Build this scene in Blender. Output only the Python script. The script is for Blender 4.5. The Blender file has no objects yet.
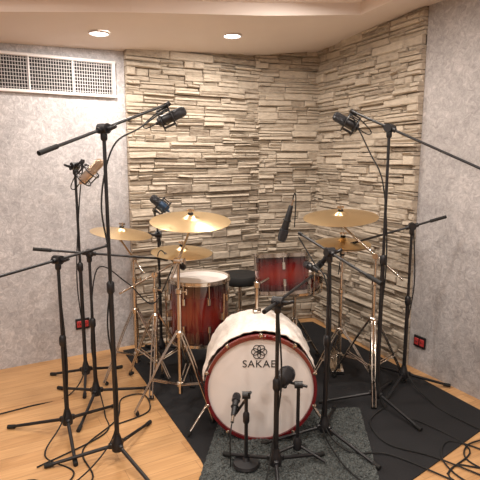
import bpy, bmesh, math, random
from mathutils import Vector, Matrix, noise
random.seed(7)
V=Vector
scene=bpy.context.scene
scene.view_settings.view_transform='Standard'
# ---------------------------------------------------------------- materials
def new_mat(name):
    m=bpy.data.materials.new(name); m.use_nodes=True
    nt=m.node_tree; b=nt.nodes['Principled BSDF']; return m,nt,b
def simple(name,col,rough=.5,metal=0.,bump=0,scale=80,coat=0,var=0.15):
    m,nt,b=new_mat(name)
    tc=nt.nodes.new('ShaderNodeTexCoord'); n=nt.nodes.new('ShaderNodeTexNoise')
    n.inputs['Scale'].default_value=scale; n.inputs['Detail'].default_value=4
    nt.links.new(tc.outputs['Object'],n.inputs['Vector'])
    r=nt.nodes.new('ShaderNodeValToRGB'); nt.links.new(n.outputs['Fac'],r.inputs['Fac'])
    r.color_ramp.elements[0].position=.3; r.color_ramp.elements[1].position=.7
    r.color_ramp.elements[0].color=[c*(1-var) for c in col]+[1]
    r.color_ramp.elements[1].color=[min(1,c*(1+var)) for c in col]+[1]
    nt.links.new(r.outputs['Color'],b.inputs['Base Color'])
    b.inputs['Roughness'].default_value=rough; b.inputs['Metallic'].default_value=metal
    b.inputs['Coat Weight'].default_value=coat
    if bump:
        bp=nt.nodes.new('ShaderNodeBump'); bp.inputs['Strength'].default_value=bump; bp.inputs['Distance'].default_value=.01
        nt.links.new(n.outputs['Fac'],bp.inputs['Height']); nt.links.new(bp.outputs['Normal'],b.inputs['Normal'])
    return m
BLACK=simple('black_powder_coat',(.008,.008,.010),.42)
RUBBER=simple('black_rubber',(.006,.006,.006),.75)
CHROME=simple('chrome',(.60,.55,.49),.18,1.,var=.03)
WHITEHEAD=simple('drum_head_white',(.78,.73,.70),.45,var=.03,scale=10)
SNAREHEAD=simple('drum_head_coated',(.74,.73,.70),.6,var=.03,scale=10)
CLOTH=simple('white_cloth',(.80,.74,.68),.9,bump=.4,scale=60,var=.10)
GRILLE=simple('champagne_grille',(.50,.37,.27),.35,.8,bump=.8,scale=900)
GOLD=simple('champagne_body',(.58,.45,.36),.35,.6,var=.05)
BGRILLE=simple('dark_grille',(.04,.04,.045),.4,.6,bump=.8,scale=900)
BLUEB=simple('dark_blue_body',(.03,.06,.11),.3,.4)
WHITEP=simple('white_painted_metal',(.70,.67,.67),.5,var=.02)
DARK=simple('recess_shade',(.02,.02,.022),.9)  # painted dark to stand for shade inside the vent and socket slots
GAPSHADE=simple('stone_gap_shade',(.055,.044,.034),.95,var=.3)  # dark backing colour paints deeper shadow into the gaps between stones
REDP=simple('red_plastic',(.45,.04,.04),.4)
MATBLK=simple('black_carpet',(.010,.010,.012),.95,bump=.6,scale=350,var=.4)
INK=simple('black_ink',(.015,.013,.013),.6)
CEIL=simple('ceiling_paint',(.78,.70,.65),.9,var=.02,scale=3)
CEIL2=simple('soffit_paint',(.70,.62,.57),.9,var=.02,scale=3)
HOOP=simple('red_lacquer_hoop',(.13,.007,.010),.15,coat=.8)

def shell_mat(half):
    m,nt,b=new_mat('sunburst_lacquer_%03d'%int(half*1000)); N=nt.nodes; L=nt.links
    tc=N.new('ShaderNodeTexCoord'); sp=N.new('ShaderNodeSeparateXYZ'); L.new(tc.outputs['Object'],sp.inputs[0])
    ab=N.new('ShaderNodeMath'); ab.operation='ABSOLUTE'; L.new(sp.outputs['Z'],ab.inputs[0])
    dv=N.new('ShaderNodeMath'); dv.operation='DIVIDE'; dv.inputs[1].default_value=half; L.new(ab.outputs[0],dv.inputs[0])
    mp=N.new('ShaderNodeMapping'); mp.inputs['Scale'].default_value=(30,30,4); L.new(tc.outputs['Object'],mp.inputs[0])
    n=N.new('ShaderNodeTexNoise'); n.inputs['Scale'].default_value=1.5; n.inputs['Detail'].default_value=6; L.new(mp.outputs[0],n.inputs['Vector'])
    ma=N.new('ShaderNodeMath'); ma.operation='MULTIPLY_ADD'; ma.inputs[1].default_value=.35; L.new(n.outputs['Fac'],ma.inputs[0]); L.new(dv.outputs[0],ma.inputs[2])
    r=N.new('ShaderNodeValToRGB'); L.new(ma.outputs[0],r.inputs['Fac'])
    e=r.color_ramp.elements; e[0].position=.1; e[0].color=(.17,.015,.008,1); e[1].position=1.05; e[1].color=(.022,.0025,.003,1)
    e.new(.6).color=(.10,.007,.007,1)
    L.new(r.outputs['Color'],b.inputs['Base Color']); b.inputs['Roughness'].default_value=.14; b.inputs['Coat Weight'].default_value=1; b.inputs['Coat Roughness'].default_value=.03
    return m
def cymbal_mat():
    m,nt,b=new_mat('cymbal_bronze'); N=nt.nodes; L=nt.links
    tc=N.new('ShaderNodeTexCoord'); w=N.new('ShaderNodeTexWave'); w.wave_type='RINGS'; w.rings_direction='Z'
    w.inputs['Scale'].default_value=45; w.inputs['Distortion'].default_value=.3; L.new(tc.outputs['Object'],w.inputs['Vector'])
    bp=N.new('ShaderNodeBump'); bp.inputs['Strength'].default_value=.25; bp.inputs['Distance'].default_value=.002
    L.new(w.outputs['Fac'],bp.inputs['Height']); L.new(bp.outputs['Normal'],b.inputs['Normal'])
    r=N.new('ShaderNodeValToRGB'); L.new(w.outputs['Fac'],r.inputs['Fac'])
    r.color_ramp.elements[0].color=(.82,.60,.33,1); r.color_ramp.elements[1].color=(.95,.75,.46,1)
    L.new(r.outputs['Color'],b.inputs['Base Color']); b.inputs['Metallic'].default_value=1; b.inputs['Roughness'].default_value=.30
    return m
CYM=cymbal_mat()
def plaster_mat(name,c1,c2,c3):
    m,nt,b=new_mat(name); N=nt.nodes; L=nt.links
    tc=N.new('ShaderNodeTexCoord')
    n1=N.new('ShaderNodeTexNoise'); n1.inputs['Scale'].default_value=2.2; n1.inputs['Detail'].default_value=8; n1.inputs['Roughness'].default_value=.7; n1.inputs['Distortion'].default_value=.8
    n2=N.new('ShaderNodeTexNoise'); n2.inputs['Scale'].default_value=22; n2.inputs['Detail'].default_value=10; n2.inputs['Roughness'].default_value=.8; n2.inputs['Distortion'].default_value=1.6
    L.new(tc.outputs['Object'],n1.inputs['Vector']); L.new(tc.outputs['Object'],n2.inputs['Vector'])
    mx=N.new('ShaderNodeMath'); mx.operation='MULTIPLY_ADD'; mx.inputs[1].default_value=.7; L.new(n2.outputs['Fac'],mx.inputs[0])
    h=N.new('ShaderNodeMath'); h.operation='MULTIPLY'; h.inputs[1].default_value=.3; L.new(n1.outputs['Fac'],h.inputs[0]); L.new(h.outputs[0],mx.inputs[2])
    r=N.new('ShaderNodeValToRGB'); L.new(mx.outputs[0],r.inputs['Fac'])
    e=r.color_ramp.elements; e[0].position=.38; e[0].color=(*c1,1); e[1].position=.62; e[1].color=(*c3,1); e.new(.50).color=(*c2,1)
    L.new(r.outputs['Color'],b.inputs['Base Color']); b.inputs['Roughness'].default_value=.6
    bp=N.new('ShaderNodeBump'); bp.inputs['Strength'].default_value=.5; bp.inputs['Distance'].default_value=.012
    L.new(mx.outputs[0],bp.inputs['Height']); L.new(bp.outputs['Normal'],b.inputs['Normal'])
    return m
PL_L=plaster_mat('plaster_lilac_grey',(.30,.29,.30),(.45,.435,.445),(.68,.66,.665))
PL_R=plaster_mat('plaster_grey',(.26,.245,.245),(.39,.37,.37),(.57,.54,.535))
def stone_mat():
    m,nt,b=new_mat('ledgestone'); N=nt.nodes; L=nt.links
    at=N.new('ShaderNodeAttribute'); at.attribute_name='tone'; at.attribute_type='GEOMETRY'
    tc=N.new('ShaderNodeTexCoord'); n=N.new('ShaderNodeTexNoise'); n.inputs['Scale'].default_value=22; n.inputs['Detail'].default_value=9; n.inputs['Roughness'].default_value=.65
    mp=N.new('ShaderNodeMapping'); mp.inputs['Scale'].default_value=(1,1,2.5); L.new(tc.outputs['Object'],mp.inputs[0]); L.new(mp.outputs[0],n.inputs['Vector'])
    ma=N.new('ShaderNodeMath'); ma.operation='MULTIPLY_ADD'; ma.inputs[1].default_value=.75; L.new(n.outputs['Fac'],ma.inputs[0])
    h=N.new('ShaderNodeMath'); h.operation='MULTIPLY'; h.inputs[1].default_value=.35; L.new(at.outputs['Fac'],h.inputs[0]); L.new(h.outputs[0],ma.inputs[2])
    r=N.new('ShaderNodeValToRGB'); L.new(ma.outputs[0],r.inputs['Fac'])
    e=r.color_ramp.elements; e[0].position=.28; e[0].color=(.21,.165,.125,1); e[1].position=.80; e[1].color=(.60,.52,.42,1); e.new(.50).color=(.43,.365,.29,1)
    L.new(r.outputs['Color'],b.inputs['Base Color']); b.inputs['Roughness'].default_value=.85
    bp=N.new('ShaderNodeBump'); bp.inputs['Strength'].default_value=.9; bp.inputs['Distance'].default_value=.013
    L.new(n.outputs['Fac'],bp.inputs['Height']); L.new(bp.outputs['Normal'],b.inputs['Normal'])
    return m
STONE=stone_mat()
def wood_floor():
    m,nt,b=new_mat('oak_planks'); N=nt.nodes; L=nt.links
    tc=N.new('ShaderNodeTexCoord'); mp=N.new('ShaderNodeMapping'); mp.inputs['Rotation'].default_value=(0,0,math.radians(-29)); L.new(tc.outputs['Object'],mp.inputs[0])
    br=N.new('ShaderNodeTexBrick'); br.inputs['Scale'].default_value=1; br.inputs['Brick Width'].default_value=.9; br.inputs['Row Height'].default_value=.095
    br.inputs['Mortar Size'].default_value=.0012; br.offset=.37; br.inputs['Bias'].default_value=0
    br.inputs['Color1'].default_value=(.51,.285,.125,1); br.inputs['Color2'].default_value=(.62,.37,.175,1); br.inputs['Mortar'].default_value=(.33,.18,.08,1)
    L.new(mp.outputs[0],br.inputs['Vector'])
    m2=N.new('ShaderNodeMapping'); m2.inputs['Scale'].default_value=(1.2,22,1); L.new(mp.outputs[0],m2.inputs[0])
    n=N.new('ShaderNodeTexNoise'); n.inputs['Scale'].default_value=3; n.inputs['Detail'].default_value=8; n.inputs['Distortion'].default_value=.4; L.new(m2.outputs[0],n.inputs['Vector'])
    r=N.new('ShaderNodeValToRGB'); L.new(n.outputs['Fac'],r.inputs['Fac']); r.color_ramp.elements[0].color=(.78,.73,.67,1); r.color_ramp.elements[0].position=.3; r.color_ramp.elements[1].color=(1,1,1,1); r.color_ramp.elements[1].position=.65
    mx=N.new('ShaderNodeMix'); mx.data_type='RGBA'; mx.blend_type='MULTIPLY'; mx.inputs['Factor'].default_value=1
    L.new(br.outputs['Color'],mx.inputs['A']); L.new(r.outputs['Color'],mx.inputs['B']); L.new(mx.outputs['Result'],b.inputs['Base Color'])
    b.inputs['Roughness'].default_value=.36
    return m
WOOD=wood_floor()
RUG=simple('grey_shag',(.080,.089,.087),1.,bump=1.,scale=110,var=.6)

# ---------------------------------------------------------------- mesh builder
def basis(axis,ref=None):
    z=V(axis).normalized(); ref=V(ref) if ref else (V((0,0,1)) if abs(z.z)<.95 else V((0,1,0)))
    x=ref.cross(z).normalized(); y=z.cross(x)
    return Matrix((x,y,z)).transposed()
class MB:
    def __init__(s): s.v=[];s.f=[];s.m=[];s.mats=[];s.tone=None
    def mi(s,mat):
        if mat not in s.mats: s.mats.append(mat)
        return s.mats.index(mat)
    def add(s,vs,fs,mat):
        o=len(s.v); s.v+=[V(p) for p in vs]; i=s.mi(mat)
        for f in fs: s.f.append([a+o for a in f]); s.m.append(i)
    def lathe(s,o,axis,prof,mat,seg=16,cap=True):
        B=basis(axis); o=V(o); vs=[];fs=[]
        for r,h in prof:
            for i in range(seg):
                a=2*math.pi*i/seg; vs.append(o+B@V((r*math.cos(a),r*math.sin(a),h)))
        for j in range(len(prof)-1):
            for i in range(seg):
                k=(i+1)%seg; fs.append([j*seg+i,j*seg+k,(j+1)*seg+k,(j+1)*seg+i])
        if cap:
            if prof[0][0]>1e-5: fs.append(list(range(seg))[::-1])
            if prof[-1][0]>1e-5: fs.append([(len(prof)-1)*seg+i for i in range(seg)])
        s.add(vs,fs,mat)
    def tube(s,a,b,r,mat,r1=None,seg=10):
        a=V(a);b=V(b);L=(b-a).length
        if L<1e-6:return
        s.lathe(a,b-a,[(r,0),(r if r1 is None else r1,L)],mat,seg)
    def torus(s,c,axis,R,r,mat,seg=32,rs=8):
        pr=[(R+r*math.cos(2*math.pi*k/rs),r*math.sin(2*math.pi*k/rs)) for k in range(rs)]; pr.append(pr[0])
        s.lathe(c,axis,pr,mat,seg,cap=False)
    def box(s,c,size,mat,R=None,bev=0):
        R=R or Matrix.Identity(3); c=V(c); x,y,z=[d/2 for d in size]
        b=bev
        if b<=0:
            vs=[c+R@V((i*x,j*y,k*z)) for i in(-1,1) for j in(-1,1) for k in(-1,1)]
            fs=[[0,1,3,2],[4,6,7,5],[0,4,5,1],[2,3,7,6],[0,2,6,4],[1,5,7,3]]
            s.add(vs,fs,mat)
        else:
            ring=[(-x+b,-y),(x-b,-y),(x,-y+b),(x,y-b),(x-b,y),(-x+b,y),(-x,y-b),(-x,-y+b)]
            vs=[];n=8
            for k,sh in((-z,1),(-z+b,0),(z-b,0),(z,1)):
                for (p,q) in ring:
                    f=b if sh else 0
                    vs.append(c+R@V((p-math.copysign(min(f,abs(p)),p),q-math.copysign(min(f,abs(q)),q),k)))
            fs=[[0,1,2,3,4,5,6,7][::-1],[24+i for i in range(8)]]
            for j in range(3):
                for i in range(8): fs.append([j*8+i,j*8+(i+1)%8,(j+1)*8+(i+1)%8,(j+1)*8+i])
            s.add(vs,fs,mat)
    def path(s,pts,r,mat,seg=7,smooth=6):
        pts=[V(p) for p in pts]
        if smooth>1 and len(pts)>2:
            P=[pts[0]]+pts+[pts[-1]]; out=[]
            for i in range(1,len(P)-2):
                a,b,c,d=P[i-1:i+3]
                for j in range(smooth):
                    t=j/smooth
                    out.append(.5*((2*b)+(c-a)*t+(2*a-5*b+4*c-d)*t*t+(3*b-a-3*c+d)*t**3))
            out.append(pts[-1]); pts=out
        vs=[];fs=[];T=(pts[1]-pts[0]).normalized(); X=basis(T)@V((1,0,0))
        for i,p in enumerate(pts):
            t=(pts[min(i+1,len(pts)-1)]-pts[max(i-1,0)]).normalized()
            X=(X-t*X.dot(t)).normalized(); Y=t.cross(X)
            for k in range(seg):
                a=2*math.pi*k/seg; vs.append(p+r*(X*math.cos(a)+Y*math.sin(a)))
        for i in range(len(pts)-1):
            for k in range(seg):
                q=(k+1)%seg; fs.append([i*seg+k,i*seg+q,(i+1)*seg+q,(i+1)*seg+k])
        fs.append(list(range(seg))[::-1]); fs.append([(len(pts)-1)*seg+k for k in range(seg)])
        s.add(vs,fs,mat)
    def build(s,name,origin=(0,0,0),matrix=None,parent=None,smooth=True):
        o=V(origin); me=bpy.data.meshes.new(name)
        me.from_pydata([tuple(p-o) for p in s.v],[],s.f)
        for m in s.mats: me.materials.append(m)
        me.polygons.foreach_set('material_index',s.m)
        if smooth:
            me.polygons.foreach_set('use_smooth',[True]*len(s.f)); me.set_sharp_from_angle(angle=math.radians(38))
        me.update(); ob=bpy.data.objects.new(name,me); bpy.context.collection.objects.link(ob)
        if matrix is not None: ob.matrix_world=matrix
        else: ob.location=o
        if parent: ob.parent=parent
        return ob

# ---------------------------------------------------------------- room
A0=V((-3.4,2.427)); Bp=V((-.87,3.833)); C=V((.15,4.40)); C2=V((.725,4.554)); D=V((1.244,3.43)); E=V((3.05,-.09)); F_=V((3.05,-2.2)); G=V((-3.4,-2.2))
def zc(x):
    P=[(-3.4,2.2),(-1.6,2.265),(-.87,2.30),(.15,2.375),(.725,2.44),(1.244,2.50),(3.05,2.6)]
    if x<=P[0][0]: return P[0][1]
    for (a,za),(b,zb) in zip(P,P[1:]):
        if x<=b: return za+(zb-za)*(x-a)/(b-a)
    return P[-1][1]
def wall(name,p,q,mat,th=.1,h=2.75):
    d=(q-p).normalized(); n=V((d.y,-d.x)) # into room (clockwise loop)
    mb=MB(); o=-n*th
    pts=[p,q,q+o,p+o]; vs=[(a.x,a.y,z) for z in(0,h) for a in pts]
    mb.add(vs,[[0,1,2,3],[7,6,5,4],[0,4,5,1],[1,5,6,2],[2,6,7,3],[3,7,4,0]],mat)
    return mb.build(name,smooth=False)
wall('wall_left',A0,Bp,PL_L); wall('wall_back_left',Bp,C,GAPSHADE); wall('wall_back',C,C2,GAPSHADE); wall('wall_back_right',C2,D,GAPSHADE)
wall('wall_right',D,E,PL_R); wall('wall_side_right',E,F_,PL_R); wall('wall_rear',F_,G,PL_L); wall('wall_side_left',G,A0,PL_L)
mb=MB(); mb.box((-.1,1.2,-.05),(7.2,7.6,.1),WOOD); mb.build('floor',smooth=False)

def stones(name,p,q,ext0=0,ext1=0):
    d=(q-p).normalized(); n=V((d.y,-d.x)); L=(q-p).length; vs=[];fs=[];tones=[]
    D3=V((d.x,d.y,0)); N3=V((n.x,n.y,0)); P3=V((p.x,p.y,0))
    z=0.0
    while z<2.62:
        bh=random.choice([.05,.065,.08,.095]); s=-ext0-random.random()*.1; off=random.uniform(0,.012)
        while s<L+ext1:
            bl=random.uniform(.16,.42)
            # split block into 1-3 courses
            nc=random.choice([2,2,3,3]) if bh>.07 else random.choice([1,2,2])
            cuts=[0]+sorted(random.uniform(.25,.75) if nc==2 else (random.uniform(.25,.4) if k==0 else random.uniform(.6,.75)) for k in range(nc-1))+[1]
            for ci in range(nc):
                z0=z+bh*cuts[ci]; z1=z+bh*cuts[ci+1]; ss=s; 
                pieces=[1] if random.random()<.55 else [random.uniform(.35,.65),1]
                for pc in pieces:
                    se=s+bl*pc; a=max(ss,-ext0); b=min(se,L+ext1); ss=se
                    if b-a<.02: continue
                    dep=.016+off+random.choice([.0,.007,.013,.022,.034])+random.uniform(0,.006)
                    g=.0014; j=lambda k:random.uniform(-k,k); bv=min(.007,(z1-z0)*.22); tl=j(.007)
                    o=len(vs)
                    tw=j(.0026)
                    for (dd,bb) in((-.01,0),(dep-.007,0),(dep,bv)):
                        for (u,w) in((a+g+bb,z0+g+bb),(b-g-bb,z0+g+bb),(b-g-bb,z1-g-bb),(a+g+bb,z1-g-bb)):
                            k=.0028 if bb else .0013
                            vs.append(P3+D3*(u+j(k))+N3*(dd+(j(.004)+tl*(1 if w<(z0+z1)/2 else -1) if bb else 0))+V((0,0,max(0.001,w+j(k)+(tw if u<(a+b)/2 else -tw)))))
                    F=[[o+8,o+9,o+10,o+11]]
                    for l in(0,4):
                        for k in range(4):
                            F.append([o+l+k,o+l+(k+1)%4,o+l+4+(k+1)%4,o+l+4+k])
                    fs+=F; t=random.gauss(.5,.2); tones+=[min(1,max(0,t))]*len(F)
            s+=bl
        z+=bh
    me=bpy.data.meshes.new(name); me.from_pydata([tuple(v) for v in vs],[],fs); me.materials.append(STONE)
    at=me.attributes.new('tone','FLOAT','FACE'); at.data.foreach_set('value',tones)
    me.update(); bm=bmesh.new(); bm.from_mesh(me); bmesh.ops.recalc_face_normals(bm,faces=bm.faces); bm.to_mesh(me); bm.free()
    ob=bpy.data.objects.new(name,me); bpy.context.collection.objects.link(ob); return ob
for i,(p,q) in enumerate(((Bp,C),(C,C2),(C2,D))): stones('stone_cladding',p,q)

# ceiling : soffit band along the walls + raised centre, as solid meshes
mb=MB()
inner=[V((-3.4,1.75)),V((-1.28,2.78)),V((-.61,2.93)),V((.15,3.2)),V((.80,3.45)),V((1.15,2.85)),V((2.3,.55))]
outer=[A0,V((-1.28,3.605)),Bp,C,C2,D,E]
n=len(inner); vs=[]
STEP=.075
for p in outer: vs.append((p.x,p.y,zc(p.x)))
for p in inner: vs.append((p.x,p.y,zc(p.x)))
for p in inner: vs.append((p.x,p.y,zc(p.x)+STEP))
for p in outer: vs.append((p.x,p.y,2.75))
fs=[]
for i in range(n-1):
    fs.append([i,i+1,n+i+1,n+i])
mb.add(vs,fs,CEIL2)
fs2=[[n+i,n+i+1,2*n+i+1,2*n+i] for i in range(n-1)]
mb.add(vs,fs2,CEIL)
# raised ceiling fan
ip=[V((p.x,p.y,zc(p.x)+STEP)) for p in inner]
rows=[]
for p in ip: rows+= [p, V((p.x,-2.2,p.z))]
q=[]
for i in range(n-2): q.append([2*i,2*i+2,2*i+3,2*i+1])
q.append([2*(n-2),2*(n-1),2*(n-1)+1,2*(n-2)+1])
mb.add(rows,q,CEIL)
mb.add([(2.3,.55,zc(2.3)),(3.05,-.09,zc(3.05)),(3.05,-2.2,zc(3.05)),(2.3,-2.2,zc(2.3))],[[0,1,2,3]],CEIL)
mb.add([(-3.6,-2.4,2.76),(3.3,-2.4,2.76),(3.3,4.8,2.76),(-3.6,4.8,2.76)],[[0,1,2,3]],CEIL)
mb.build('ceiling',smooth=False)

# downlights, plus unseen extra ones added for overall exposure
EM,nt,b=new_mat('lamp_glow'); b.inputs['Emission Color'].default_value=(1,.94,.87,1); b.inputs['Emission Strength'].default_value=14; b.inputs['Base Color'].default_value=(.9,.9,.9,1)
def downlight(x,y,z,w,r=.055):
    mb=MB(); mb.torus((x,y,z-.003),(0,0,1),r+.007,.007,WHITEP,28); mb.lathe((x,y,z-.004),(0,0,1),[(r,0),(r,.002)],EM,28)
    mb.build('downlight',origin=(x,y,z))
    l=bpy.data.lights.new('downlight_lamp','AREA'); l.shape='DISK'; l.size=r*2; l.energy=w; l.color=(1,.915,.83)
    o=bpy.data.objects.new('downlight_lamp',l); o.location=(x,y,z-.012); bpy.context.collection.objects.link(o)
W=15
downlight(-.90,3.30,zc(-.9),W); downlight(-.055,3.62,zc(-.055),W); downlight(.47,2.80,zc(.47)+STEP,W)
for x,y in((-1.0,2.0),(.2,1.7),(1.3,1.6),(-1.9,1.0),(-.5,.2),(1.0,.2),(-1.2,-1.2),(.6,-1.3)):  # unseen lamps added across the room to raise the overall light
    downlight(x,y,zc(x)+STEP-.004,W*1.1,.06)

# vent on left wall
wd=V((.874,.4857,0)).normalized(); wn=V((wd.y,-wd.x,0)); R=Matrix((wd,wn,V((0,0,1)))).transposed()
def wl(s,off,z): return V((Bp.x,Bp.y,0))+wd*s+wn*off+V((0,0,z))
mb=MB(); s0,s1,z0,z1=-.96,-.085,1.965,2.205
mb.box(wl((s0+s1)/2,.004,(z0+z1)/2),(s1-s0-.02,.006,z1-z0-.02),DARK,R)
for zz in(z0,z1): mb.box(wl((s0+s1)/2,.015,zz),(s1-s0+.03,.03,.022),WHITEP,R,.003)
for ss in(s0,s1,s0+(s1-s0)/3,s0+2*(s1-s0)/3): mb.box(wl(ss,.0155,(z0+z1)/2),(.022 if ss in(s0,s1) else .010,.031,z1-z0),WHITEP,R,.003)
k=10
for i in range(1,k): mb.box(wl((s0+s1)/2,.013,z0+(z1-z0)*i/k),(s1-s0,.008,.0026),WHITEP,R)
k=50
for i in range(1,k): mb.box(wl(s0+(s1-s0)*i/k,.021,(z0+z1)/2),(.0026,.006,z1-z0),WHITEP,R)
mb.build('air_vent',origin=wl((s0+s1)/2,0,(z0+z1)/2))
# sockets
def socket(c,dirx,nrm):
    R=Matrix((dirx,nrm,V((0,0,1)))).transposed(); mb=MB()
    mb.box(c+nrm*.006,(.105,.012,.085),BLACK,R,.003); 
    for s in(-1,1):
        mb.box(c+nrm*.013+dirx*.024*s,(.038,.006,.05),REDP,R,.002)
        for t in(-1,1): mb.box(c+nrm*.017+dirx*(.024*s+.007*t),(.004,.003,.012),DARK,R)
    mb.build('wall_socket',origin=c)
socket(wl(-.40,0,.25),wd,wn)
rd=V(((E-D).x,(E-D).y,0)).normalized(); rn=V((rd.y,-rd.x,0))
socket(V((D.x,D.y,0))+rd*.10+V((0,0,.215)),rd,rn)

# mats
def flat(name,pts,th,mat,z=0):
    mb=MB(); n=len(pts); vs=[(x,y,z) for x,y in pts]+[(x,y,z+th) for x,y in pts]
    fs=[list(range(n))[::-1],[n+i for i in range(n)]]+[[i,(i+1)%n,n+(i+1)%n,n+i] for i in range(n)]
    mb.add(vs,fs,mat); return mb.build(name,smooth=False)
flat('floor_mat',[(-.93,3.70),(-.20,2.27),(-.1,2.0),(.63,1.96),(1.02,2.27),(1.50,2.66),(1.16,3.40),(.68,4.40),(.2,4.30)],.006,MATBLK)
# shag rug
mb=MB(); nx,ny=170,230; c=[V((-.27,1.55)),V((.60,1.55)),V((.73,2.78)),V((-.11,2.72))]
vs=[]
for j in range(ny+1):
    for i in range(nx+1):
        u=i/nx;w=j/ny; p=(c[0]*(1-u)+c[1]*u)*(1-w)+(c[3]*(1-u)+c[2]*u)*w
        edge=i in(0,nx) or j in(0,ny)
        vs.append((p.x+random.uniform(-.004,.004),p.y+random.uniform(-.004,.004),.0065 if edge else .010+random.uniform(0,.010)+.012*noise.noise(V((p.x*13,p.y*13,0)))))
fs=[[j*(nx+1)+i,j*(nx+1)+i+1,(j+1)*(nx+1)+i+1,(j+1)*(nx+1)+i] for j in range(ny) for i in range(nx)]
mb.add(vs,fs,RUG); mb.build('shag_rug',smooth=False)

# ---------------------------------------------------------------- mic stands
def boom_stand(name,base,zp,tip,k,az,legL=.34,z0=.006,arm=True):
    mb=MB(); x,y=base; hub=V((x,y,z0+.075))
    mb.lathe((x,y,z0+.045),(0,0,1),[(.012,0),(.028,.004),(.03,.045),(.022,.06),(.015,.09)],BLACK,16)
    for i in range(3):
        a=math.radians(az+120*i); d=V((math.cos(a),math.sin(a),0))
        p=hub+d*.022; e=V((x,y,z0+.012))+d*legL
        mb.tube(p,e,.0095,BLACK,.0085,10); mb.tube(e-d*.03+V((0,0,.004)),e+d*.012-V((0,0,.001)),.0118,RUBBER)
        mb.box(hub+d*.03,(.03,.022,.03),BLACK,Matrix.Rotation(a,3,'Z'),.004)
    zm=zp*.55
    mb.tube((x,y,z0+.06),(x,y,zm),.0125,BLACK,seg=12); mb.lathe((x,y,zm-.035),(0,0,1),[(.014,0),(.019,.01),(.019,.05),(.012,.06)],BLACK,14)
    mb.tube((x,y,zm),(x,y,zp-.03),.0088,BLACK,seg=12)
    P=V((x,y,zp)); T=V(tip); d=(T-P).normalized(); tail=P-(T-P)*k
    side=d.cross(V((0,0,1))).normalized()
    mb.lathe((x,y,zp-.055),(0,0,1),[(.011,0),(.016,.008),(.016,.03),(.010,.045)],BLACK,12)
    mb.tube(P-side*.024,P+side*.024,.024,BLACK,seg=18); mb.tube(P+side*.024,P+side*.045,.008,BLACK)
    mb.box(P+side*.05,(.012,.055,.014),BLACK,basis(side)@Matrix.Rotation(1.2,3,'X'),.003)
    mb.tube(P-d*.04,P+d*.04,.0135,BLACK,seg=12)
    mb.tube(tail,T,.0072,BLACK,seg=10); mb.tube(tail,tail+d*.10,.0105,RUBBER); mb.tube(T-d*.03,T,.0105,BLACK)
    return mb.build(name,origin=(x,y,0)),T,d
N='microphone_boom_stand'
boom_stand(N,(-.62,2.28),1.64,(-.39,2.75,1.80),.72,193,z0=0)
boom_stand(N,(-.96,2.53),.98,(-.80,2.95,.985),1.1,175,z0=0)
boom_stand(N,(-.90,2.87),.95,(-.46,3.06,.875),.64,150,z0=0)
boom_stand(N,(-1.06,3.18),1.46,(-.99,3.12,1.49),.6,165,.27,z0=0)
boom_stand(N,(-.61,3.62),.95,(-.60,3.42,1.15),.45,255,.20)
boom_stand(N,(.843,2.83),1.677,(.665,3.0,1.785),2.6,178)
boom_stand(N,(1.10,3.105),1.08,(.60,3.19,.915),.40,-8,.29)
boom_stand(N,(.456,2.447),1.037,(.335,2.74,1.09),1.3,190)
boom_stand(N,(.17,2.13),.87,(.40,2.66,.86),.3,30,.28,z0=.02)

def ldc(c,up,arm_to,body=BLACK,gr=BGRILLE,R=.026,L=.17,name='condenser_microphone'):
    mb=MB(); up=V(up).normalized(); c=V(c); o=c-up*L/2
    mb.lathe(o,up,[(.0,-.012),(.009,-.012),(.009,0),(R*.8,.002),(R,.012),(R,L*.55)],body,24)
    mb.lathe(o,up,[(R*1.04,L*.55),(R*1.04,L*.58),(R,L*.585),(R,L*.84),(R*.9,L*.93),(R*.6,L*.985),(0,L)],gr,24)
    Rr=R*2.0
    for h in(.12,.5):
        q=o+up*L*h; mb.torus(q,up,Rr,.004,BLACK,28); B=basis(up)
        for i in range(8):
            a=2*math.pi*i/8; a2=a+.35
            mb.tube(q+B@V((Rr*math.cos(a),Rr*math.sin(a),0)),q+B@V((R*math.cos(a2),R*math.sin(a2),.004)),.0018,RUBBER,seg=5)
    B=basis(up)
    for i in range(4):
        a=2*math.pi*(i+.5)/4; v=B@V((Rr*math.cos(a),Rr*math.sin(a),0)); mb.tube(o+up*L*.10+v,o+up*L*.52+v,.004,BLACK,seg=8)
    t=V(arm_to); v=(t-c); v-=up*v.dot(up); v=v.normalized()*Rr if v.length>1e-4 else B@V((Rr,0,0))
    j=o+up*L*.3+v; mb.tube(o+up*L*.1+v,o+up*L*.52+v,.0055,BLACK); mb.tube(j,t,.0075,BLACK); mb.lathe(t,(j-t),[(.012,-.012),(.014,0),(.012,.014)],BLACK,12)
    mb.path([o-up*.01,o-up*.07,o-up*.10+(t-o)*.4,t],.0035,RUBBER)
    return mb.build(name,origin=c)
ldc((-.375,2.77,1.735),(.75,.1,.35),(-.39,2.75,1.80),R=.029)
ldc((.635,3.02,1.725),(-.8,.1,.45),(.665,3.0,1.785),R=.029)
ldc((-.93,3.10,1.43),(.72,-.1,.68),(-.99,3.12,1.49),GOLD,GRILLE,R=.028,L=.20)
ldc((-.56,3.40,1.20),(-.7,0,.6),(-.60,3.42,1.15),BLUEB,BGRILLE,R=.03,L=.15)
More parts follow.
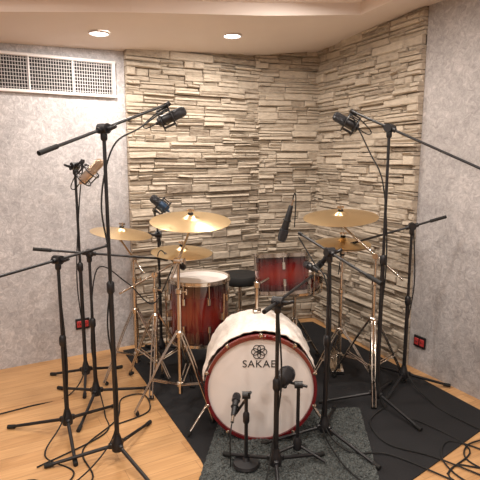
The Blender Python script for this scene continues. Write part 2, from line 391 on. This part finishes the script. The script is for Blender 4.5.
def dyn(c,d,L=.16,R=.022,name='dynamic_microphone',tail=.05,mat=BLACK):
    """c= capsule end, d = direction from tail to capsule"""
    d=V(d).normalized(); o=V(c)-d*L; mb=MB()
    mb.lathe(o,d,[(.011,0),(.013,.004),(R*.75,L*.55),(R*.8,L*.64)],mat,18)
    mb.lathe(o,d,[(R*.8,L*.64),(R*1.02,L*.66),(R*1.02,L*.70),(R*.98,L*.72),(R,L*.88),(R*.8,L*.97),(0,L)],BGRILLE,18)
    mb.torus(o+d*L*.4,d,R*.78,.004,RUBBER,18)
    mb.tube(o,o-d*.035,.009,CHROME); mb.path([o-d*.03,o-d*.07,o-d*.10-V((0,0,.06)),o-d*.08-V((0,0,.2))],.0033,RUBBER)
    return mb.build(name,origin=c)
dyn((.235,2.77,1.035),(-.25,.1,-1),L=.22,R=.027)
dyn((-.36,3.13,.80),(.6,.45,-.6),L=.15)
dyn((.52,3.24,.78),(-.5,.4,-.7),L=.16)
dyn((.38,2.80,.90),(-.4,.8,.1),L=.14)

# kick mic on low stand
mb=MB()
mb.lathe((.03,2.20,.02),(0,0,1),[(.065,0),(.068,.006),(.062,.018),(.02,.026),(.012,.04)],BLACK,32)
mb.tube((.03,2.20,.04),(.03,2.20,.40),.009,BLACK); mb.lathe((.03,2.20,.24),(0,0,1),[(.011,0),(.016,.01),(.016,.05),(.010,.06)],BLACK,14)
mb.tube((.03-.02,2.20,.385),(.03+.02,2.20,.385),.018,BLACK); mb.tube((.05,2.17,.415),(-.02,2.33,.22),.007,BLACK)
mb.build('desktop_microphone_stand',origin=(.03,2.20,0))
dyn((-.015,2.385,.30),(.15,.9,.5),L=.13,R=.022)
mb=MB()
for i in range(3):
    a=math.radians(80+120*i); mb.tube((.29,2.28,.08),(.29+.17*math.cos(a),2.28+.11*math.sin(a),.03),.008,BLACK)
mb.lathe((.29,2.28,.05),(0,0,1),[(.015,0),(.024,.01),(.022,.05),(.012,.07)],BLACK,14)
mb.tube((.29,2.28,.08),(.29,2.28,.40),.009,BLACK); mb.tube((.27,2.28,.40),(.31,2.28,.40),.018,BLACK); mb.tube((.33,2.26,.40),(.24,2.31,.40),.007,BLACK)
mb.build('short_microphone_stand',origin=(.29,2.28,0))
mb=MB(); c=V((.225,2.31,.43)); d=V((.55,1,.05)).normalized()
mb.lathe(c-d*.07,d,[(0,-.004),(.02,0),(.034,.01),(.040,.04),(.040,.085)],BLACK,28); mb.lathe(c-d*.07,d,[(.040,.085),(.043,.088),(.043,.10),(.036,.12),(.02,.133),(0,.137)],BGRILLE,28)
mb.box(c-V((0,0,.045)),(.02,.03,.03),BLACK,None,.004); mb.build('kick_drum_microphone',origin=c)

# ---------------------------------------------------------------- drums
def drum(name,c,Rm,Rad,half,lugs,hoopmat,wood_hoop=False,tophead=WHITEHEAD,shell=None):
    mb=MB(); sh=shell or shell_mat(half)
    mb.lathe((0,0,0),(0,0,1),[(Rad,-half),(Rad,half)],sh,64,cap=False)
    for sgn in(1,-1):
        z=half*sgn; hw=.035 if wood_hoop else .022; out=.016 if wood_hoop else .007
        z1=z+sgn*.012; z2=z-sgn*(hw-.012)
        pr=[(Rad+.002,z2),(Rad+out,z2),(Rad+out+.002,(z1+z2)/2),(Rad+out,z1),(Rad-.002,z1),(Rad-.002,z)]
        if not wood_hoop: pr=[(Rad+.003,z2),(Rad+.013,z2),(Rad+.013,z2+sgn*.003),(Rad+.007,z2+sgn*.004),(Rad+.007,z1),(Rad+.010,z1+sgn*.002),(Rad-.001,z1+sgn*.002),(Rad-.001,z)]
        mb.lathe((0,0,0),(0,0,1),pr,hoopmat,64,cap=False)
        hz=z+sgn*.001
        mb.lathe((0,0,0),(0,0,1),[(0,hz),(Rad*.5,hz),(Rad*.93,hz),(Rad-.002,hz-sgn*.001)],tophead if sgn>0 else SNAREHEAD,64,cap=False)
    for i in range(lugs):
        a=2*math.pi*(i+.5)/lugs; d=V((math.cos(a),math.sin(a),0)); t=V((-d.y,d.x,0)); R=Matrix((d,t,V((0,0,1)))).transposed()
        for sgn in(1,-1):
            lc=half*.45 if half>.1 else 0
            mb.box(d*(Rad+.010)+V((0,0,sgn*lc)),(.022,.018,.05),CHROME,R,.004)
            top=half*sgn+sgn*.012
            mb.tube(d*(Rad+.016)+V((0,0,sgn*lc)),d*(Rad+.016)+V((0,0,top)),.003,CHROME,seg=6)
            if wood_hoop:
                mb.box(d*(Rad+.016)+V((0,0,half*sgn+sgn*.004)),(.024,.018,.022),CHROME,R,.004)
                mb.tube(d*(Rad+.022)+V((0,0,half*sgn)),d*(Rad+.022)+V((0,0,half*sgn+sgn*.022)),.0045,CHROME,seg=8)
            else:
                mb.box(d*(Rad+.014)+V((0,0,half*sgn)),(.014,.016,.010),CHROME,R,.002); mb.tube(d*(Rad+.016)+V((0,0,half*sgn)),d*(Rad+.016)+V((0,0,top+sgn*.006)),.0045,CHROME,seg=6)
    return mb
def mat4(Rm,c): m=Rm.to_4x4(); m.translation=V(c); return m
# bass drum
BX,BY,BZ=.11,2.655,.302
Rb=Matrix(((1,0,0),(0,0,-1),(0,1,0)))
mb=drum('bass_drum',None,None,.281,.22,10,HOOP,True)
for s in(-1,1): # spurs
    a=V((s*.262,-.10,.10)); b=V((s*.39,-.280,.19)); mb.tube(a,b,.008,CHROME); mb.lathe(b,(b-a),[(.011,-.02),(.011,.0),(.003,.012)],RUBBER,12); mb.box(a,(.03,.05,.05),CHROME,None,.006)
# emblem
for i in range(6):
    a=math.pi/3*i; mb.torus((.022*math.cos(a)-.01,.207+.022*math.sin(a),.2225),(0,0,1),.018,.0022,INK,24,5)
mb.torus((-.01,.207,.2225),(0,0,1),.009,.003,INK,20,5)
bass=mb.build('bass_drum',matrix=mat4(Rb,(BX,BY,BZ)))
cu=bpy.data.curves.new('head_lettering','FONT'); cu.body='SAKAE'; cu.size=.056; cu.extrude=.0006; cu.align_x='CENTER'; cu.space_character=1.1
cu.materials.append(INK); to=bpy.data.objects.new('head_lettering',cu); bpy.context.collection.objects.link(to); to.parent=bass; to.location=(-.01,.122,.2225)
# cloth over shell
mb=MB(); na,nz=70,24; vs=[]
for j in range(nz+1):
    for i in range(na+1):
        u=i/na; a=math.radians(172-150*u); w=j/nz
        r=.300+.014*abs(noise.noise(V((a*4,w*2,0))))+.005*noise.noise(V((a*11,w*5,3)))+.004
        y=BY-.185+.39*w+.02*noise.noise(V((a*3,5,w)))*(1 if j else .3)
        ed=.012*noise.noise(V((w*5,1,u)))
        vs.append((BX+(r+ed)*math.cos(a),y,BZ+r*math.sin(a)-(.05*max(0,(abs(u-.5)-.35))*2)))
fs=[[j*(na+1)+i,j*(na+1)+i+1,(j+1)*(na+1)+i+1,(j+1)*(na+1)+i] for j in range(nz) for i in range(na)]
mb.add(vs,fs,CLOTH); ob=mb.build('drum_blanket',origin=(BX,BY,.6)); md=ob.modifiers.new('thick','SOLIDIFY'); md.thickness=.006; md.offset=1
# rack tom
ax=V((-.05,.20,1)).normalized(); Rt=basis(ax,(0,1,0))
mb=drum('t',None,None,.170,.110,6,CHROME)
mb.build('rack_tom',matrix=mat4(Rt,(.262,2.99,.80)))
mb=MB(); mb.tube((.10,2.78,.60),(.10,2.78,.80),.011,CHROME); mb.tube((.10,2.78,.78),(.17,2.85,.80),.009,CHROME); mb.box((.10,2.78,.624),(.05,.06,.012),CHROME,None,.003); mb.lathe((.10,2.78,.76),(0,0,1),[(.013,0),(.02,.005),(.02,.035),(.013,.04)],CHROME,14)
mb.build('tom_mount',origin=(.10,2.78,.62))
# floor tom
mb=drum('f',None,None,.205,.21,8,CHROME)
for i in range(3):
    a=math.radians(-60+120*i+20); d=V((math.cos(a),math.sin(a),0)); p=d*.235
    mb.box(d*.215+V((0,0,-.02)),(.03,.03,.05),CHROME,Matrix((d,V((-d.y,d.x,0)),V((0,0,1)))).transposed(),.005)
    mb.path([p+V((0,0,.14)),p+V((0,0,-.25)),p+d*.03+V((0,0,-.32)),p+d*.035+V((0,0,-.465))],.006,CHROME,smooth=5); mb.lathe(p+d*.035+V((0,0,-.479)),(0,0,1),[(.012,0),(.014,.01),(.010,.03)],RUBBER,12)
mb.build('floor_tom',matrix=mat4(Matrix.Identity(3),(-.285,3.30,.485)))
# snare + stand
mb=drum('s',None,None,.178,.07,10,CHROME)
mb.build('snare_drum',matrix=mat4(basis((0,-.06,1),(0,1,0)),(.40,3.46,.66)))
def legs_double(mb,x,y,ztop,az,L=.28,z0=.006,zl=.16,n=3):
    for i in range(n):
        a=math.radians(az+360/n*i); d=V((math.cos(a),math.sin(a),0)); t=V((-d.y,d.x,0))
        for s in(-1,1):
            o=t*.010*s
            T=V((x,y,ztop))+d*.022+o; K=V((x,y,ztop*.45))+d*L*.62+o; E_=V((x,y,z0+.014))+d*L+o
            mb.path([T,T+(K-T)*.5+d*.006,K,E_],.0050,CHROME,smooth=4,seg=8)
            mb.tube(V((x,y,zl))+d*.02+o,K+o*.3,.0045,CHROME,seg=8)
        mb.tube(V((x,y,z0+.012))+d*(L-.015)-t*.016,V((x,y,z0+.012))+d*(L-.015)+t*.016,.0115,RUBBER)
    mb.lathe((x,y,ztop-.025),(0,0,1),[(.016,0),(.026,.006),(.026,.035),(.018,.045)],CHROME,16)
    mb.lathe((x,y,zl-.015),(0,0,1),[(.014,0),(.022,.005),(.022,.028),(.014,.034)],CHROME,16)
mb=MB(); legs_double(mb,.40,3.46,.34,30,.24); mb.tube((.40,3.46,.12),(.40,3.46,.54),.012,CHROME)
for i in range(3):
    a=math.radians(90+120*i); d=V((math.cos(a),math.sin(a),0)); b=V((.40,3.46,.54)); mb.path([b,b+d*.10+V((0,0,.01)),b+d*.185+V((0,0,.03)),b+d*.195+V((0,0,.06))],.006,CHROME)
mb.build('snare_stand',origin=(.40,3.46,0))
# throne
mb=MB(); legs_double(mb,.0,3.80,.30,50,.25); mb.tube((0,3.80,.15),(0,3.80,.54),.014,CHROME); mb.lathe((0,3.80,.53),(0,0,1),[(.05,0),(.15,.005),(.165,.02),(.168,.05),(.155,.075),(.10,.085),(0,.088)],RUBBER,40)
mb.build('drum_throne',origin=(0,3.80,0))

# ---------------------------------------------------------------- cymbals
def cymbal(name,c,axis,R,cup=.14,double=False):
    mb=MB(); 
    def disc(sgn,z):
        pr=[(.006,.030),(R*.07,.0295),(R*.14,.022),(R*.19,.012),(R*.215,.008)]
        for k in range(1,13):
            u=k/12; pr.append((R*(.215+.785*u),.008-.020*u**1.6))
        top=[(r,z+sgn*h) for r,h in pr]; bot=[(r,z+sgn*h-.0015) for r,h in pr][::-1]
        mb.lathe((0,0,0),(0,0,1),top+bot,CYM,72,cap=False)
    disc(1,0)
    if double: disc(-1,-.035)
    mb.tube((0,0,-.06 if not double else -.12),(0,0,.065),.0045,CHROME,seg=8)
    mb.lathe((0,0,.028),(0,0,1),[(.016,0),(.018,.004),(.016,.012)],RUBBER,14)
    mb.tube((0,0,.04),(0,0,.056),.009,CHROME); mb.box((0,0,.055),(.045,.005,.014),CHROME,None,.001)
    mb.lathe((0,0,0),(0,0,1),[(.017,.005),(.017,.020)],RUBBER,14)
    return mb.build(name,matrix=mat4(basis(axis,(0,1,0)),c))
def cym_stand(base,z1,top,az,cym_axis=(0,0,1),L=.28,boomback=.14,legz=.48,z0=.006):
    mb=MB(); x,y=base; legs_double(mb,x,y,legz,az,L,z0)
    zm=(legz+z1)/2+.05
    mb.tube((x,y,.10),(x,y,zm),.0125,CHROME,seg=12); mb.lathe((x,y,zm-.03),(0,0,1),[(.014,0),(.02,.006),(.02,.03),(.012,.036)],CHROME,14)
    mb.tube((x,y,zm),(x,y,z1),.0095,CHROME,seg=12)
    mb.tube((x+.015,y,zm-.015),(x+.045,y-.005,zm-.015),.005,CHROME); mb.box((x+.045,y-.005,zm-.015),(.008,.012,.035),CHROME,None,.002)
    T=V(top)-V(cym_axis).normalized()*.06; P=V((x,y,z1))
    if (V((T.x,T.y,0))-V((x,y,0))).length>.03:
        d=(T-P).normalized(); mb.tube(P-d*boomback,T,.0075,CHROME,seg=10); side=d.cross(V((0,0,1))).normalized()
        mb.tube(P-side*.022,P+side*.022,.019,CHROME,seg=16); mb.tube(P+side*.02,P+side*.04,.005,CHROME); mb.box(P+side*.042,(.008,.035,.012),CHROME,basis(side),.002)
        mb.tube(T-V((0,0,.012)),T+V((0,0,.012)),.012,CHROME)
    else: mb.tube(P,T,.0075,CHROME)
    return mb.build('cymbal_stand',origin=(x,y,0))
a1=V((.03,-.14,1)); cymbal('crash_cymbal',(-.30,2.95,1.145),a1,.245); cym_stand((-.36,2.79),.92,(-.30,2.95,1.145),200,a1,boomback=.12)
a2=V((.05,-.06,1)); cymbal('ride_cymbal',(-.38,3.15,.915),a2,.20); cym_stand((-.56,3.13),.76,(-.38,3.15,.915),150,a2,L=.25,boomback=.26)
a3=V((.14,-.03,1)); cymbal('crash_cymbal',(-.82,3.35,1.01),a3,.21); cym_stand((-.72,3.25),.84,(-.82,3.35,1.01),100,a3,L=.25)
a4=V((-.06,-.12,1)); cymbal('crash_cymbal',(.65,3.15,1.145),a4,.24); cym_stand((.86,3.04),.90,(.65,3.15,1.145),20,a4,boomback=.22)
a5=V((0,-.05,1)); cymbal('hi_hat_cymbals',(.69,3.24,.96),a5,.185,double=True)
mb=MB(); x,y=.69,3.24; legs_double(mb,x,y,.34,90,.26); mb.tube((x,y,.06),(x,y,.62),.0125,CHROME); mb.lathe((x,y,.60),(0,0,1),[(.014,0),(.02,.006),(.02,.03),(.012,.036)],CHROME,14); mb.tube((x,y,.6),(x,y,.88),.0095,CHROME); mb.tube((x,y,.86),(x,y,1.10),.0035,CHROME); mb.lathe((x,y,.86),(0,0,1),[(.012,0),(.028,.02),(.028,.03)],CHROME,16)
mb.box((x,y+.15,.05),(.09,.26,.012),CHROME,Matrix.Rotation(.22,3,'X'),.003); mb.box((x,y+.15,.012),(.09,.28,.008),BLACK); mb.build('hi_hat_stand',origin=(x,y,0))
# bass pedal
mb=MB(); mb.box((BX,3.05,.012),(.10,.30,.008),BLACK); mb.box((BX,3.07,.05),(.08,.25,.012),CHROME,Matrix.Rotation(.2,3,'X'),.003)
for s in(-1,1): mb.tube((BX+s*.05,2.96,.01),(BX+s*.05,2.96,.24),.009,CHROME)
mb.tube((BX-.05,2.96,.24),(BX+.05,2.96,.24),.008,CHROME); mb.tube((BX,2.96,.24),(BX,2.94,.36),.005,CHROME); mb.tube((BX,2.96,.37),(BX,2.90,.37),.024,RUBBER); mb.build('bass_drum_pedal',origin=(BX,3.03,0))

# ---------------------------------------------------------------- cables
def cable(*pts,r=.0042):
    mb=MB(); mb.path(pts,r,RUBBER,seg=6,smooth=8); return mb.build('audio_cable',origin=pts[0])
cable((-.40,2.72,1.77),(-.50,2.52,1.66),(-.59,2.32,1.56),(-.64,2.26,1.3),(-.61,2.265,1.0),(-.64,2.27,.7),(-.605,2.265,.4),(-.64,2.25,.12),(-.8,2.05,.006),(-1.0,2.1,.006),(-1.2,1.9,.006))
cable((.66,2.99,1.77),(.76,2.93,1.55),(.83,2.85,1.35),(.86,2.82,.9),(.83,2.82,.3),(.88,2.76,.015),(1.05,2.6,.013),(1.2,2.35,.006),(1.0,2.12,.006),(1.3,1.9,.006))
cable((-.99,3.12,1.46),(-1.04,3.16,1.2),(-1.08,3.16,.7),(-1.05,3.16,.15),(-1.1,2.95,.006),(-1.3,2.8,.006),(-1.6,2.6,.006))
cable((1.0,2.15,.006),(1.08,2.22,.006),(1.2,2.2,.006),(1.28,2.32,.006),(1.12,2.42,.010),(1.02,2.25,.010),(1.1,2.06,.006),(1.4,2.0,.006))
cable((1.35,2.45,.010),(1.2,2.38,.010),(1.15,2.25,.006),(1.3,2.12,.006),(1.6,2.2,.006))
cable((.46,2.44,1.0),(.47,2.43,.5),(.45,2.44,.12),(.55,2.3,.03),(.75,2.3,.015),(.95,2.15,.008),(1.1,2.0,.006))
cable((-.96,2.52,.9),(-.94,2.52,.4),(-.97,2.50,.1),(-1.0,2.3,.006),(-.8,2.15,.006),(-.9,1.9,.006))
cable((-.42,3.0,.84),(-.55,3.0,.6),(-.7,2.95,.75),(-.86,2.88,.85),(-.91,2.86,.4),(-.88,2.87,.1),(-.8,2.7,.006),(-.75,2.5,.006),(-1.0,2.2,.006))
cable((1.11,3.10,1.05),(1.13,3.09,.7),(1.09,3.10,.3),(1.12,3.06,.08),(1.2,2.8,.012),(1.3,2.6,.012),(1.45,2.4,.006))
cable((.33,2.73,1.07),(.40,2.60,.95),(.45,2.46,.85),(.47,2.45,.4),(.44,2.44,.1),(.5,2.2,.03),(.6,2.0,.03))
cable((.17,2.12,.84),(.19,2.11,.5),(.155,2.12,.2),(.10,2.0,.035),(-.05,1.9,.035),(-.4,1.9,.006))
cable((.9,2.8,.012),(.75,2.62,.012),(.78,2.4,.012),(.98,2.28,.012),(1.2,2.1,.006))
cable((-.7,2.6,.006),(-.55,2.75,.006),(-.62,2.95,.010),(-.75,2.9,.006),(-.72,2.65,.006),(-.82,2.35,.006),(-.7,2.1,.006),(-.9,1.95,.006))

# ---------------------------------------------------------------- camera
cam=bpy.data.cameras.new('camera'); cam.lens=36.75; cam.sensor_width=36
co=bpy.data.objects.new('camera',cam); co.location=(0,0,1.5); co.rotation_euler=(math.radians(90-9.3),0,0)
bpy.context.collection.objects.link(co); scene.camera=co
w=bpy.data.worlds.new('world'); scene.world=w; w.use_nodes=True; w.node_tree.nodes['Background'].inputs[0].default_value=(.8,.78,.8,1); w.node_tree.nodes['Background'].inputs[1].default_value=.3
